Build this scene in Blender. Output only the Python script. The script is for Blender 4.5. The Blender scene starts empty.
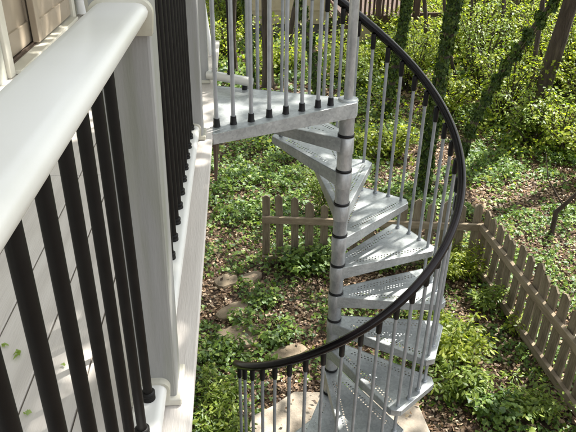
import bpy, math, random
import numpy as np
from mathutils import Vector, Matrix

rng = np.random.default_rng(7)
random.seed(7)
CAMZ = 3.75
scene = bpy.context.scene
COL = scene.collection

# ------------------------------------------------------------------ camera frame (576x432 photograph)
FX = 624.11
R = np.array([[0.99681446, 0.02432903, -0.07595411],
              [-0.07823442, 0.48337696, -0.87190945],
              [0.01550176, 0.87507417, 0.48374051]])
def ray(u, v):
    return R @ np.array([u - 288.0, -(v - 216.0), -FX])
def G(u, v, z=0.0):                       # point of height z seen at a pixel
    d = ray(u, v); p = d * ((z - CAMZ) / d[2]); return np.array([p[0], p[1], z])
def AY(u, v, y):                          # point on the plane Y=y seen at a pixel
    d = ray(u, v); p = d * (y / d[1]); return np.array([p[0], p[1], p[2] + CAMZ])
def proj(P):
    P = np.atleast_2d(P).astype(float).copy(); P[:, 2] -= CAMZ
    c = P @ R
    return np.stack([288 + FX * c[:, 0] / -c[:, 2], 216 - FX * c[:, 1] / -c[:, 2]], 1)

# ------------------------------------------------------------------ materials
def newmat(name):
    m = bpy.data.materials.new(name); m.use_nodes = True
    nt = m.node_tree; nt.nodes.clear()
    out = nt.nodes.new('ShaderNodeOutputMaterial')
    return m, nt, out
def N(nt, t, **kw):
    n = nt.nodes.new(t)
    for k, v in kw.items():
        if k.startswith('i_'):
            n.inputs[k[2:].replace('_', ' ')].default_value = v
        else: setattr(n, k, v)
    return n
def ramp(nt, stops, interp='LINEAR'):
    r = nt.nodes.new('ShaderNodeValToRGB'); r.color_ramp.interpolation = interp
    els = r.color_ramp.elements
    while len(els) > 1: els.remove(els[-1])
    els[0].position = stops[0][0]; els[0].color = (*stops[0][1], 1)
    for p, c in stops[1:]:
        e = els.new(p); e.color = (*c, 1)
    return r
def surf(name, stops, scale=8, rough=.6, metal=0., bump=.1, bscale=60, stretch=(1, 1, 1), spec=.5, detail=6, voron=None, coat=0, bdist=.01):
    m, nt, out = newmat(name)
    b = N(nt, 'ShaderNodeBsdfPrincipled')
    tc = N(nt, 'ShaderNodeTexCoord'); mp = N(nt, 'ShaderNodeMapping'); mp.inputs['Scale'].default_value = stretch
    nt.links.new(tc.outputs['Object'], mp.inputs['Vector'])
    n1 = N(nt, 'ShaderNodeTexNoise'); n1.inputs['Scale'].default_value = scale; n1.inputs['Detail'].default_value = detail
    nt.links.new(mp.outputs[0], n1.inputs['Vector'])
    r = ramp(nt, stops); nt.links.new(n1.outputs['Fac'], r.inputs[0])
    col = r.outputs[0]
    if voron:
        v = N(nt, 'ShaderNodeTexVoronoi'); v.inputs['Scale'].default_value = voron[0]
        nt.links.new(mp.outputs[0], v.inputs['Vector'])
        hs = N(nt, 'ShaderNodeMix', data_type='RGBA', blend_type='MULTIPLY'); hs.inputs['Factor'].default_value = voron[1]
        sc = N(nt, 'ShaderNodeSeparateColor'); nt.links.new(v.outputs['Color'], sc.inputs[0])
        rr = ramp(nt, [(0, (.55,)*3), (1, (1.35,)*3)]); nt.links.new(sc.outputs[0], rr.inputs[0])
        nt.links.new(col, hs.inputs['A']); nt.links.new(rr.outputs[0], hs.inputs['B']); col = hs.outputs['Result']
    nt.links.new(col, b.inputs['Base Color'])
    n2 = N(nt, 'ShaderNodeTexNoise'); n2.inputs['Scale'].default_value = bscale; n2.inputs['Detail'].default_value = 5
    nt.links.new(mp.outputs[0], n2.inputs['Vector'])
    bp = N(nt, 'ShaderNodeBump'); bp.inputs['Strength'].default_value = bump; bp.inputs['Distance'].default_value = bdist
    nt.links.new(n2.outputs['Fac'], bp.inputs['Height']); nt.links.new(bp.outputs[0], b.inputs['Normal'])
    rm = N(nt, 'ShaderNodeMapRange'); rm.inputs['To Min'].default_value = max(0.03, rough - .1); rm.inputs['To Max'].default_value = min(1, rough + .12)
    nt.links.new(n1.outputs['Fac'], rm.inputs['Value']); nt.links.new(rm.outputs[0], b.inputs['Roughness'])
    b.inputs['Metallic'].default_value = metal; b.inputs['Specular IOR Level'].default_value = spec
    b.inputs['Coat Weight'].default_value = coat
    nt.links.new(b.outputs[0], out.inputs['Surface'])
    return m
def leafmat(name, stops, trans=.35, gloss=.08, rough=.45):
    m, nt, out = newmat(name)
    g = N(nt, 'ShaderNodeNewGeometry'); r = ramp(nt, stops)
    nt.links.new(g.outputs['Random Per Island'], r.inputs[0])
    d = N(nt, 'ShaderNodeBsdfDiffuse'); t = N(nt, 'ShaderNodeBsdfTranslucent')
    nt.links.new(r.outputs[0], d.inputs['Color'])
    mx = N(nt, 'ShaderNodeMix', data_type='RGBA', blend_type='MULTIPLY'); mx.inputs['Factor'].default_value = 1
    nt.links.new(r.outputs[0], mx.inputs['A']); mx.inputs['B'].default_value = (1.5, 1.6, .7, 1)
    nt.links.new(mx.outputs['Result'], t.inputs['Color'])
    s = N(nt, 'ShaderNodeMixShader'); s.inputs[0].default_value = trans
    nt.links.new(d.outputs[0], s.inputs[1]); nt.links.new(t.outputs[0], s.inputs[2])
    gl = N(nt, 'ShaderNodeBsdfGlossy'); gl.inputs['Roughness'].default_value = rough; gl.inputs['Color'].default_value = (.9, .95, 1, 1)
    s2 = N(nt, 'ShaderNodeMixShader'); s2.inputs[0].default_value = gloss
    nt.links.new(s.outputs[0], s2.inputs[1]); nt.links.new(gl.outputs[0], s2.inputs[2])
    nt.links.new(s2.outputs[0], out.inputs['Surface'])
    return m

M = {}
M['galv'] = surf('galvanized_steel', [(.25, (.27, .29, .295)), (.5, (.37, .39, .392)), (.75, (.49, .505, .50))], scale=7, rough=.42, metal=.4, bump=.12, bscale=40, voron=(85, .3), detail=11)
M['galv_bar'] = surf('grey_painted_bar', [(.3, (.27, .29, .305)), (.7, (.38, .40, .42))], scale=14, rough=.4, metal=.4, bump=.05, bscale=60)
M['pole'] = surf('galvanized_pole', [(.25, (.24, .255, .26)), (.5, (.36, .37, .375)), (.7, (.52, .525, .52))], scale=14, rough=.38, metal=.5, bump=.15, bscale=50, stretch=(1, 1, .5), voron=(120, .2))
M['black'] = surf('black_plastic', [(.3, (.006, .006, .007)), (.7, (.011, .011, .012))], rough=.45, bump=.05, spec=.3)
M['handrail'] = surf('black_vinyl_handrail', [(.3, (.005, .004, .005)), (.7, (.010, .008, .009))], scale=5, rough=.2, bump=0, bscale=25, spec=.28)
M['blackbar'] = surf('black_powder_coat', [(.3, (.0045, .0042, .004)), (.7, (.008, .0072, .0065))], scale=30, rough=.5, bump=.05, spec=.2)
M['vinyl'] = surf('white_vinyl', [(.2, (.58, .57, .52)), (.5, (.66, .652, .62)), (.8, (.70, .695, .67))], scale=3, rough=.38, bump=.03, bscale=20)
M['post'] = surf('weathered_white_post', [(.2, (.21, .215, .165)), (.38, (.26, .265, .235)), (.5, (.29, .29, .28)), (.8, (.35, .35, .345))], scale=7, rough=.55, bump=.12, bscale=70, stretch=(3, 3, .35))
M['collar'] = surf('dirty_collar', [(.25, (.36, .34, .25)), (.6, (.55, .53, .46)), (.8, (.64, .63, .58))], scale=12, rough=.55, bump=.08)
M['deckboard'] = surf('composite_deck', [(.2, (.46, .42, .385)), (.5, (.59, .545, .505)), (.8, (.67, .63, .59))], scale=3.2, rough=.65, bump=.15, bscale=40, stretch=(7, .5, 1))
M['concrete'] = surf('landing_concrete', [(.2, (.20, .165, .125)), (.45, (.34, .29, .23)), (.8, (.47, .415, .34))], scale=5, rough=.9, bump=.5, bscale=60)
M['stone'] = surf('stepping_stone', [(.2, (.11, .084, .055)), (.5, (.195, .152, .102)), (.8, (.28, .225, .155))], scale=7, rough=.9, bump=.5, bscale=30, bdist=.02)
M['picket'] = surf('weathered_picket', [(.2, (.065, .050, .032)), (.42, (.13, .102, .066)), (.6, (.20, .165, .11)), (.75, (.15, .145, .075)), (.9, (.10, .115, .05))], scale=9, rough=.9, bump=.5, bscale=30, stretch=(6, 6, .6))
M['rail'] = surf('weathered_rail', [(.2, (.12, .09, .06)), (.5, (.21, .165, .11)), (.85, (.30, .25, .17))], scale=9, rough=.9, bump=.5, bscale=40, stretch=(1, 1, 4))
M['bark'] = surf('bark', [(.25, (.020, .014, .010)), (.5, (.052, .037, .026)), (.75, (.085, .064, .045)), (.9, (.055, .062, .03))], scale=10, rough=.95, bump=1, bscale=18, stretch=(2.2, 2.2, .35), bdist=.05)
M['stem'] = surf('green_brown_stem', [(.3, (.09, .06, .03)), (.7, (.12, .13, .05))], rough=.8)
M['siding'] = surf('house_siding', [(.3, (.42, .42, .36)), (.7, (.50, .50, .44))], scale=4, rough=.6, bump=.05)
M['doorpaint'] = surf('beige_door_paint', [(.3, (.33, .27, .20)), (.7, (.40, .33, .25))], scale=4, rough=.35, bump=.03)
M['trim'] = surf('cream_trim', [(.3, (.60, .57, .48)), (.7, (.70, .67, .58))], scale=4, rough=.45, bump=.03)
M['white'] = surf('white_plastic', [(.3, (.78, .78, .77)), (.7, (.82, .82, .82))], rough=.4, bump=.02)
M['tan'] = surf('tan_stucco', [(.3, (.33, .27, .18)), (.7, (.43, .36, .25))], scale=6, rough=.9, bump=.3)
M['foundation'] = surf('dark_foundation', [(.3, (.06, .055, .05)), (.7, (.11, .10, .09))], scale=5, rough=.95, bump=.4)
M['redwood'] = surf('red_stained_wood', [(.3, (.035, .02, .014)), (.7, (.08, .042, .03))], scale=5, rough=.8, bump=.3, stretch=(4, 4, 1))
M['fascia'] = surf('brown_fascia', [(.3, (.07, .045, .03)), (.7, (.12, .08, .055))], scale=6, rough=.8, bump=.2)
m, nt, out = newmat('window_glass')
b = N(nt, 'ShaderNodeBsdfPrincipled'); b.inputs['Base Color'].default_value = (.03, .035, .035, 1); b.inputs['Roughness'].default_value = .05; b.inputs['Specular IOR Level'].default_value = .8
nt.links.new(b.outputs[0], out.inputs['Surface']); M['glass'] = m

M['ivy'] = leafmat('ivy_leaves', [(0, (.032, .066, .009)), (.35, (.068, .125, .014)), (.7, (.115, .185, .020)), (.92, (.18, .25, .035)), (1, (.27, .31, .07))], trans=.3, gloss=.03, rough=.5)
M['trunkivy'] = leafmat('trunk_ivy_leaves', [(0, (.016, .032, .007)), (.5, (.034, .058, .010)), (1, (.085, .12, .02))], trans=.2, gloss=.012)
M['shrub'] = leafmat('shrub_leaves', [(0, (.075, .12, .014)), (.5, (.15, .21, .024)), (1, (.25, .30, .05))], trans=.42, gloss=.025)
M['bright'] = leafmat('spring_leaves', [(0, (.10, .145, .014)), (.4, (.20, .25, .022)), (.8, (.31, .35, .038)), (1, (.44, .45, .10))], trans=.55, gloss=.02)
M['litter'] = leafmat('leaf_litter', [(0, (.055, .032, .018)), (.3, (.135, .078, .042)), (.6, (.23, .145, .085)), (.88, (.36, .25, .155)), (1, (.62, .51, .36))], trans=.1, gloss=.03, rough=.6)
M['greenleaf'] = leafmat('fresh_leaf', [(0, (.16, .26, .03)), (1, (.30, .38, .06))], trans=.3)

# ground
m, nt, out = newmat('forest_floor')
b = N(nt, 'ShaderNodeBsdfPrincipled'); tc = N(nt, 'ShaderNodeTexCoord')
n1 = N(nt, 'ShaderNodeTexNoise'); n1.inputs['Scale'].default_value = 1.1; n1.inputs['Detail'].default_value = 9; n1.inputs['Roughness'].default_value = .7
n2 = N(nt, 'ShaderNodeTexVoronoi'); n2.inputs['Scale'].default_value = 22
nt.links.new(tc.outputs['Object'], n1.inputs['Vector']); nt.links.new(tc.outputs['Object'], n2.inputs['Vector'])
r1 = ramp(nt, [(.3, (.028, .018, .011)), (.5, (.065, .040, .024)), (.62, (.05, .052, .02)), (.75, (.10, .065, .038))])
nt.links.new(n1.outputs['Fac'], r1.inputs[0])
sc = N(nt, 'ShaderNodeSeparateColor'); nt.links.new(n2.outputs['Color'], sc.inputs[0])
r2 = ramp(nt, [(0, (.5, .5, .5)), (1, (1.5, 1.4, 1.3))]); nt.links.new(sc.outputs[0], r2.inputs[0])
mx = N(nt, 'ShaderNodeMix', data_type='RGBA', blend_type='MULTIPLY'); mx.inputs['Factor'].default_value = .9
nt.links.new(r1.outputs[0], mx.inputs['A']); nt.links.new(r2.outputs[0], mx.inputs['B']); nt.links.new(mx.outputs['Result'], b.inputs['Base Color'])
b.inputs['Roughness'].default_value = .95
bp = N(nt, 'ShaderNodeBump'); bp.inputs['Strength'].default_value = .7; bp.inputs['Distance'].default_value = .03
nt.links.new(n2.outputs['Distance'], bp.inputs['Height']); nt.links.new(bp.outputs[0], b.inputs['Normal'])
nt.links.new(b.outputs[0], out.inputs['Surface']); M['ground'] = m

# perforated steel (real punched holes: the sheet is transparent inside each hole)
def perforated(name):
    m = M['galv'].copy(); m.name = name; nt = m.node_tree
    out = [n for n in nt.nodes if n.type == 'OUTPUT_MATERIAL'][0]; b = [n for n in nt.nodes if n.type == 'BSDF_PRINCIPLED'][0]
    def strip(uvname, sp, rad, v0, v1, u0, u1):
        uv = N(nt, 'ShaderNodeUVMap'); uv.uv_map = uvname
        sx = N(nt, 'ShaderNodeSeparateXYZ'); nt.links.new(uv.outputs[0], sx.inputs[0])
        def ma(op, a, bb=None, c=None):
            q = N(nt, 'ShaderNodeMath', operation=op)
            for i, x in enumerate((a, bb, c)):
                if x is None: continue
                if isinstance(x, (int, float)): q.inputs[i].default_value = x
                else: nt.links.new(x, q.inputs[i])
            return q.outputs[0]
        U, V = sx.outputs[0], sx.outputs[1]
        row = ma('FLOOR', ma('DIVIDE', ma('SUBTRACT', V, v0), sp))
        sh = ma('MULTIPLY', ma('FLOORED_MODULO', row, 2.), .5)
        fu = ma('SUBTRACT', ma('FRACT', ma('ADD', ma('DIVIDE', U, sp * 1.15), sh)), .5)
        fv = ma('SUBTRACT', ma('FRACT', ma('DIVIDE', ma('SUBTRACT', V, v0), sp)), .5)
        d = ma('SQRT', ma('ADD', ma('MULTIPLY', ma('MULTIPLY', fu, fu), 1.32), ma('MULTIPLY', fv, fv)))
        k = ma('LESS_THAN', d, rad / sp)
        for a_, lo in ((V, v0), (U, u0)): k = ma('MULTIPLY', k, ma('GREATER_THAN', a_, lo))
        for a_, hi in ((V, v1), (U, u1)): k = ma('MULTIPLY', k, ma('LESS_THAN', a_, hi))
        return k, ma
    k1, ma = strip('front', .019, .0053, .024, .024 + .019 * 2, .11, .61)
    k2, ma = strip('rear', .021, .0053, .028, .028 + .021 * 2, .14, .58)
    k = ma('MAXIMUM', k1, k2)
    t = N(nt, 'ShaderNodeBsdfTransparent'); s = N(nt, 'ShaderNodeMixShader')
    nt.links.new(k, s.inputs[0]); nt.links.new(b.outputs[0], s.inputs[1]); nt.links.new(t.outputs[0], s.inputs[2])
    nt.links.new(s.outputs[0], out.inputs['Surface'])
    return m
M['perf'] = perforated('perforated_steel')

# ------------------------------------------------------------------ mesh building
class MB:
    def __init__(s): s.v = []; s.f = []; s.mi = []; s.sm = []
    def add(s, vs, fs, mi=0, sm=False):
        o = len(s.v); s.v += [tuple(map(float, v)) for v in vs]
        for f in fs: s.f.append(tuple(i + o for i in f)); s.mi.append(mi); s.sm.append(sm)
    def box(s, a, b, mi=0):
        x0, y0, z0 = a; x1, y1, z1 = b
        s.add([(x0,y0,z0),(x1,y0,z0),(x1,y1,z0),(x0,y1,z0),(x0,y0,z1),(x1,y0,z1),(x1,y1,z1),(x0,y1,z1)],
              [(0,3,2,1),(4,5,6,7),(0,1,5,4),(1,2,6,5),(2,3,7,6),(3,0,4,7)], mi)
    def prism(s, pts, z0, z1, mi=0):
        n = len(pts)
        s.add([(p[0], p[1], z0) for p in pts] + [(p[0], p[1], z1) for p in pts],
              [tuple(range(n))[::-1], tuple(range(n, 2*n))] + [(i, (i+1) % n, n + (i+1) % n, n + i) for i in range(n)], mi)
    def tube(s, pts, rad, seg=12, mi=0, caps=True, prof=None, sm=True):
        pts = [Vector(p) for p in pts]; n = len(pts)
        if not hasattr(rad, '__len__'): rad = [rad] * n
        vs = []; up = Vector((0, 0, 1))
        t0 = (pts[1] - pts[0]).normalized()
        if abs(t0.z) > .95: up = Vector((0, 1, 0))
        nx = t0.cross(up).normalized()
        for i in range(n):
            t = (pts[min(i+1, n-1)] - pts[max(i-1, 0)]).normalized()
            nx = (nx - t * nx.dot(t)).normalized(); ny = t.cross(nx)
            for k in range(seg):
                a = 2 * math.pi * k / seg
                c, q = (math.cos(a), math.sin(a)) if prof is None else prof[k]
                vs.append(pts[i] + (nx * c + ny * q) * rad[i])
        fs = [(i*seg + k, i*seg + (k+1) % seg, (i+1)*seg + (k+1) % seg, (i+1)*seg + k) for i in range(n-1) for k in range(seg)]
        s.add(vs, fs, mi, sm)
        if caps:
            o = len(vs)
            s.add(vs[:seg], [tuple(range(seg))[::-1]], mi); s.add(vs[-seg:], [tuple(range(seg))], mi)
    def lathe(s, prof, c=(0, 0, 0), seg=24, mi=0):
        vs = [(c[0] + r * math.cos(2*math.pi*k/seg), c[1] + r * math.sin(2*math.pi*k/seg), c[2] + z) for r, z in prof for k in range(seg)]
        s.add(vs, [(i*seg + k, i*seg + (k+1) % seg, (i+1)*seg + (k+1) % seg, (i+1)*seg + k) for i in range(len(prof)-1) for k in range(seg)], mi, True)
        n = len(prof)
        s.add(vs[:seg], [tuple(range(seg))[::-1]], mi); s.add(vs[(n-1)*seg:], [tuple(range(seg))], mi)
    def build(s, name, mats, parent=None, bevel=0, loc=None):
        me = bpy.data.meshes.new(name); me.from_pydata(s.v, [], s.f)
        if not isinstance(mats, (list, tuple)): mats = [mats]
        for m in mats: me.materials.append(m)
        me.polygons.foreach_set('material_index', s.mi); me.polygons.foreach_set('use_smooth', s.sm)
        me.update()
        o = bpy.data.objects.new(name, me); COL.objects.link(o)
        if parent is not None: o.parent = parent
        if loc is not None: o.location = loc
        if bevel:
            bm = o.modifiers.new('bevel', 'BEVEL'); bm.width = bevel; bm.segments = 2; bm.limit_method = 'ANGLE'; bm.angle_limit = math.radians(40)
            me.polygons.foreach_set('use_smooth', s.sm)
        return o
def tag(o, label=None, cat=None, group=None, kind=None):
    if label: o['label'] = label
    if cat: o['category'] = cat
    if group: o['group'] = group
    if kind: o['kind'] = kind
    return o
def empty(name, loc=(0, 0, 0), **k):
    o = bpy.data.objects.new(name, None); COL.objects.link(o); o.location = loc; o.empty_display_size = .1
    return tag(o, **k)

# leaf templates: (verts, faces) in unit size, stalk at origin, tip at +y
T_KITE = (np.array([(0, 0, 0), (.33, .42, .07), (0, 1, -.10), (-.33, .42, .07), (0, .45, 0)]), [(0, 1, 4), (1, 2, 4), (2, 3, 4), (3, 0, 4)])
T_QUAD = (np.array([(0, 0, 0), (.36, .45, .05), (0, 1, -.08), (-.36, .45, .05)]), [(0, 1, 2), (0, 2, 3)])
T_LONG = (np.array([(0, 0, 0), (.17, .25, .05), (.22, .5, .06), (.12, .8, .0), (0, 1, -.08), (-.12, .8, .0), (-.22, .5, .06), (-.17, .25, .05), (0, .5, 0)]), [(0, 1, 2, 8), (8, 2, 3, 4), (8, 4, 5, 6), (0, 8, 6, 7)])
T_IVY = (np.array([(0, .08, 0), (.28, -.06, .03), (.55, .22, .06), (.30, .42, .03), (.28, .62, .02), (0, 1.0, -.10), (-.28, .62, .02), (-.30, .42, .03), (-.55, .22, .06), (-.28, -.06, .03)]),
         [(0, 1, 2, 3), (0, 3, 4, 5), (0, 5, 6, 7), (0, 7, 8, 9)])
def leaves(name, P, Nrm, size, tmpl, mat, parent=None, dirs=None, curl=.0):
    """many small leaf blades as one mesh; P positions, Nrm blade normals"""
    n = len(P); tv, tf = tmpl
    Nrm = Nrm / np.linalg.norm(Nrm, axis=1, keepdims=True)
    if dirs is None: dirs = rng.normal(size=(n, 3))
    X = np.cross(dirs, Nrm); X /= (np.linalg.norm(X, axis=1, keepdims=True) + 1e-9); Y = np.cross(Nrm, X)
    size = np.broadcast_to(size, (n,))
    sx = size * rng.uniform(.75, 1.15, n); cz = size * rng.uniform(-1.2, 2.2, n)
    V = P[:, None, :] + X[:, None, :] * (tv[None, :, 0] * sx[:, None])[..., None] + Y[:, None, :] * ((tv[None, :, 1] - .4) * size[:, None])[..., None] \
        + Nrm[:, None, :] * (tv[None, :, 2] * cz[:, None])[..., None]
    k = len(tv); V = V.reshape(-1, 3)
    lens = [len(f) for f in tf]; flat = np.concatenate([np.array(f) for f in tf])
    L = (flat[None, :] + (np.arange(n) * k)[:, None]).reshape(-1)
    starts1 = np.concatenate([[0], np.cumsum(lens)[:-1]]); tot = sum(lens)
    S = (starts1[None, :] + (np.arange(n) * tot)[:, None]).reshape(-1)
    me = bpy.data.meshes.new(name)
    me.vertices.add(len(V)); me.vertices.foreach_set('co', V.astype(np.float32).reshape(-1))
    me.loops.add(len(L)); me.loops.foreach_set('vertex_index', L.astype(np.int32))
    me.polygons.add(len(S)); me.polygons.foreach_set('loop_start', S.astype(np.int32))
    me.update(calc_edges=True); me.materials.append(mat)
    o = bpy.data.objects.new(name, me); COL.objects.link(o)
    if parent is not None: o.parent = parent
    return o

# smooth value noise
class VN:
    def __init__(s, seed): s.t = np.random.default_rng(seed).random((256, 256))
    def __call__(s, x, y):
        xi = np.floor(x).astype(int); yi = np.floor(y).astype(int); fx = x - xi; fy = y - yi
        fx = fx*fx*(3-2*fx); fy = fy*fy*(3-2*fy); t = s.t
        a = t[xi % 256, yi % 256]; b = t[(xi+1) % 256, yi % 256]; c = t[xi % 256, (yi+1) % 256]; d = t[(xi+1) % 256, (yi+1) % 256]
        return (a*(1-fx) + b*fx)*(1-fy) + (c*(1-fx) + d*fx)*fy
vn1, vn2, vn3 = VN(1), VN(2), VN(3)
def fbm(x, y): return .5*vn1(x, y) + .3*vn2(x*2.1, y*2.1) + .2*vn3(x*4.3, y*4.3)
def gz(x, y):                                # height of the ground
    x = np.asarray(x, float); y = np.asarray(y, float)
    far = np.clip((y - 6) / 4, 0, 1)
    a = (fbm(x * .6 + 9, y * .6 + 5) - .5) * .12
    return a * np.clip((y - 4.2) / 1.5, 0, 1) + (fbm(x*.25, y*.25) - .5) * .7 * far + .02 * np.clip(y - 9, 0, 60) * 0

# ------------------------------------------------------------------ setting: ground
xs = np.concatenate([np.linspace(-120, -8, 15), np.linspace(-7, 22, 117), np.linspace(24, 140, 15)])
ys = np.concatenate([np.linspace(-80, -4, 12), np.linspace(-3, 30, 133), np.linspace(32, 200, 20)])
Xg, Yg = np.meshgrid(xs, ys, indexing='ij'); Zg = gz(Xg, Yg)
me = bpy.data.meshes.new('ground'); nx, ny = len(xs), len(ys)
idx = np.arange(nx * ny).reshape(nx, ny)
F = np.stack([idx[:-1, :-1], idx[1:, :-1], idx[1:, 1:], idx[:-1, 1:]], -1).reshape(-1, 4)
me.from_pydata(np.stack([Xg, Yg, Zg], -1).reshape(-1, 3).tolist(), [], F.tolist()); me.materials.append(M['ground'])
me.polygons.foreach_set('use_smooth', [True] * len(F))
o = bpy.data.objects.new('ground', me); COL.objects.link(o); tag(o, kind='structure')

# green cover map (how much ivy and seedling cover each patch of soil carries)
GU = np.array([200, 247, 294, 341, 388, 435, 482, 529, 576.]); GVv = np.arange(9) * 54.
GM = np.array([[.3,.2,.2,.2,.5,.6,.8,.9,.9], [.6,.5,.5,.45,.45,.5,.7,.85,.9], [.85,.85,.7,.55,.5,.5,.55,.7,.7], [.98,.98,.9,.6,.5,.5,.45,.5,.5],
               [.6,.85,.85,.6,.5,.5,.45,.6,.6], [.22,.3,.7,.5,.4,.45,.55,.5,.5], [.5,.32,.32,.3,.25,.5,.22,.4,.55], [.9,.7,.3,.3,.3,.5,.45,.55,.6], [.9,.5,.2,.2,.2,.35,.4,.5,.5]])
def green(x, y):
    uv = proj(np.stack([x, y, np.zeros_like(x)], 1))
    u = np.clip((uv[:, 0] - 200) / 47, 0, 7.999); v = np.clip(uv[:, 1] / 54, 0, 7.999)
    i = v.astype(int); j = u.astype(int); a = v - i; c = u - j
    g = GM[i, j]*(1-a)*(1-c) + GM[i+1, j]*a*(1-c) + GM[i, j+1]*(1-a)*c + GM[i+1, j+1]*a*c
    return np.clip((fbm(x * 1.9, y * 1.9) - .5) * 2.6 + g, 0, 1)
STONES = []
def on_hard(x, y):                            # over the landing pad or a stepping stone
    h = (x > -.08) & (x < 1.38) & (y > 2.3) & (y < 3.74) & (y < 3.2 + 1.3 * (x + .08)) & (y < 5.05 - 1.1 * x)
    for sx, sy, r_ in STONES: h |= (x - sx)**2 + (y - sy)**2 < r_ * r_
    return h

# stepping stones
def stone(u, v, w, d, label, rot=0., hgt=.05):
    c = G(u, v); mb = MB(); n = 18
    rad = [1 + .14 * math.sin(2*k*2*math.pi/n + rot) + random.uniform(-.12, .10) for k in range(n)]
    rings = [(1.0, -.06), (1.0, hgt * .5), (.95, hgt * .9), (.8, hgt)]
    vs = []; 
    for s_, z in rings:
        for k in range(n):
            a = 2 * math.pi * k / n
            x, y = w * s_ * rad[k] * math.cos(a), d * s_ * rad[k] * math.sin(a)
            vs.append((x * math.cos(rot) - y * math.sin(rot), x * math.sin(rot) + y * math.cos(rot), z + random.uniform(-.003, .003)))
    fs = [(i*n + k, i*n + (k+1) % n, (i+1)*n + (k+1) % n, (i+1)*n + k) for i in range(len(rings)-1) for k in range(n)] + [tuple(range(3*n, 4*n))]
    mb.add(vs, fs)
    o = mb.build('stepping_stone', M['stone']); o.location = (c[0], c[1], float(gz(c[0], c[1])))
    tag(o, label, 'stepping stone', 'stepping stones along the garden path')
    STONES.append((c[0], c[1], min(w, d) * 1.0 + .25 * (max(w, d) - min(w, d))))
stone(226, 281, .13, .12, 'round brown stepping stone, the farthest from the stair, close beside the deck edge')
stone(251, 277, .12, .09, 'small stepping stone half hidden by ivy beside the round one', .3)
stone(234, 312, .19, .11, 'oblong rough stone in the middle of the garden path', .5)
stone(240, 338, .24, .16, 'largest stepping stone, flat and pale, just beyond the handrail end', -.1)
stone(259, 333, .09, .08, 'small pale stone touching the largest stepping stone on its stair side', .8)

stone(288, 356, .17, .10, 'flat grey brown stone between the largest stepping stone and the landing pad', .2)
# landing pad
mb = MB(); mb.prism([(-.10, 2.2), (1.30, 2.2), (1.43, 2.8), (1.38, 3.55), (1.20, 3.74), (.80, 3.80), (.62, 3.72), (.40, 3.74), (.22, 3.60), (.05, 3.50), (.0, 3.30), (-.08, 3.1)], -.1, .045)
o = mb.build('landing_pad', M['concrete'], bevel=.015); tag(o, 'pale concrete landing pad under the foot of the spiral stair', 'concrete pad')

# leaf litter and ivy cover
def band(n, y0, y1):
    y = rng.uniform(y0, y1, n)
    lo = -.9 - .0 * y; hi = 1.2 + .62 * y
    x = lo + rng.random(n) * (hi - lo)
    return x, y
LP, LN, LS, IP, IN, IS = [], [], [], [], [], []
for (n, y0, y1, sz) in [(42000, 2.4, 6.5, .038), (48000, 6.5, 11, .046), (34000, 11, 19, .085), (16000, 19, 30, .16)]:
    x, y = band(n, y0, y1); k = ~on_hard(x, y) | (rng.random(n) < .03); x, y = x[k], y[k]; g = green(x, y); q = rng.random(len(x)) > g * .6; x, y = x[q], y[q]; n_ = len(x)
    z = np.where(on_hard(x, y), .05, gz(x, y)) + rng.uniform(.004, .03, n_)
    LP.append(np.stack([x, y, z], 1)); nn = rng.normal(size=(n_, 3)) * .38; nn[:, 2] += 1; LN.append(nn); LS.append(sz * rng.uniform(.5, 1.35, n_))
for (n, y0, y1, sz) in [(42000, 2.4, 6.5, .037), (62000, 6.5, 11, .047), (34000, 11, 19, .085), (12000, 19, 30, .17)]:
    x, y = band(n, y0, y1); k = ~on_hard(x, y); x, y = x[k], y[k]; g = green(x, y); q = rng.random(len(x)) < g**1.5; x, y, g = x[q], y[q], g[q]; n_ = len(x)
    hh = .03 + .22 * np.clip(g - .3, 0, 1) * rng.random(n_) ** .7 * np.clip((y-2)/5, .35, 1.1)
    IP.append(np.stack([x, y, gz(x, y) + hh], 1)); nn = rng.normal(size=(n_, 3)) * .45; nn[:, 2] += 1; nn[:, 1] -= .15; IN.append(nn); IS.append(sz * rng.uniform(.55, 1.3, n_))
o = leaves('leaf_litter', np.concatenate(LP), np.concatenate(LN), np.concatenate(LS), T_KITE, M['litter']); tag(o, 'dry brown leaf litter covering the woodland floor', 'leaf litter', kind='stuff')
o = leaves('ivy_ground_cover', np.concatenate(IP), np.concatenate(IN), np.concatenate(IS), T_IVY, M['ivy']); tag(o, 'green ivy spreading over the ground below the stair', 'ground cover', kind='stuff')
# fallen twigs
mb = MB()
for i in range(170):
    x, y = band(1, 4.2, 13); x, y = float(x[0]), float(y[0]); a = random.uniform(0, math.pi); L = random.uniform(.12, .6)
    p = [(x + math.cos(a)*L*t + random.uniform(-.02, .02), y + math.sin(a)*L*t + random.uniform(-.02, .02), float(gz(x, y)) + .03 + random.uniform(0, .03)) for t in (0, .35, .7, 1)]
    mb.tube(p, [.007, .006, .005, .003], 5)
tag(mb.build('fallen_twigs', M['bark']), 'thin dead twigs scattered over the leaf litter', 'twigs', kind='stuff')

# ------------------------------------------------------------------ spiral staircase
PX, PY = .614, 3.314
RISE = .22; STEP = 25.85; Z0 = CAMZ - 1.325; A0 = 119.6
PLZ = CAMZ - 1.11
stair = empty('spiral_staircase', (PX, PY, 0), label='galvanized steel spiral staircase with perforated treads and black handrail', cat='staircase')
def pol(r, a): a = math.radians(a); return (r * math.cos(a), r * math.sin(a))
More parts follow.
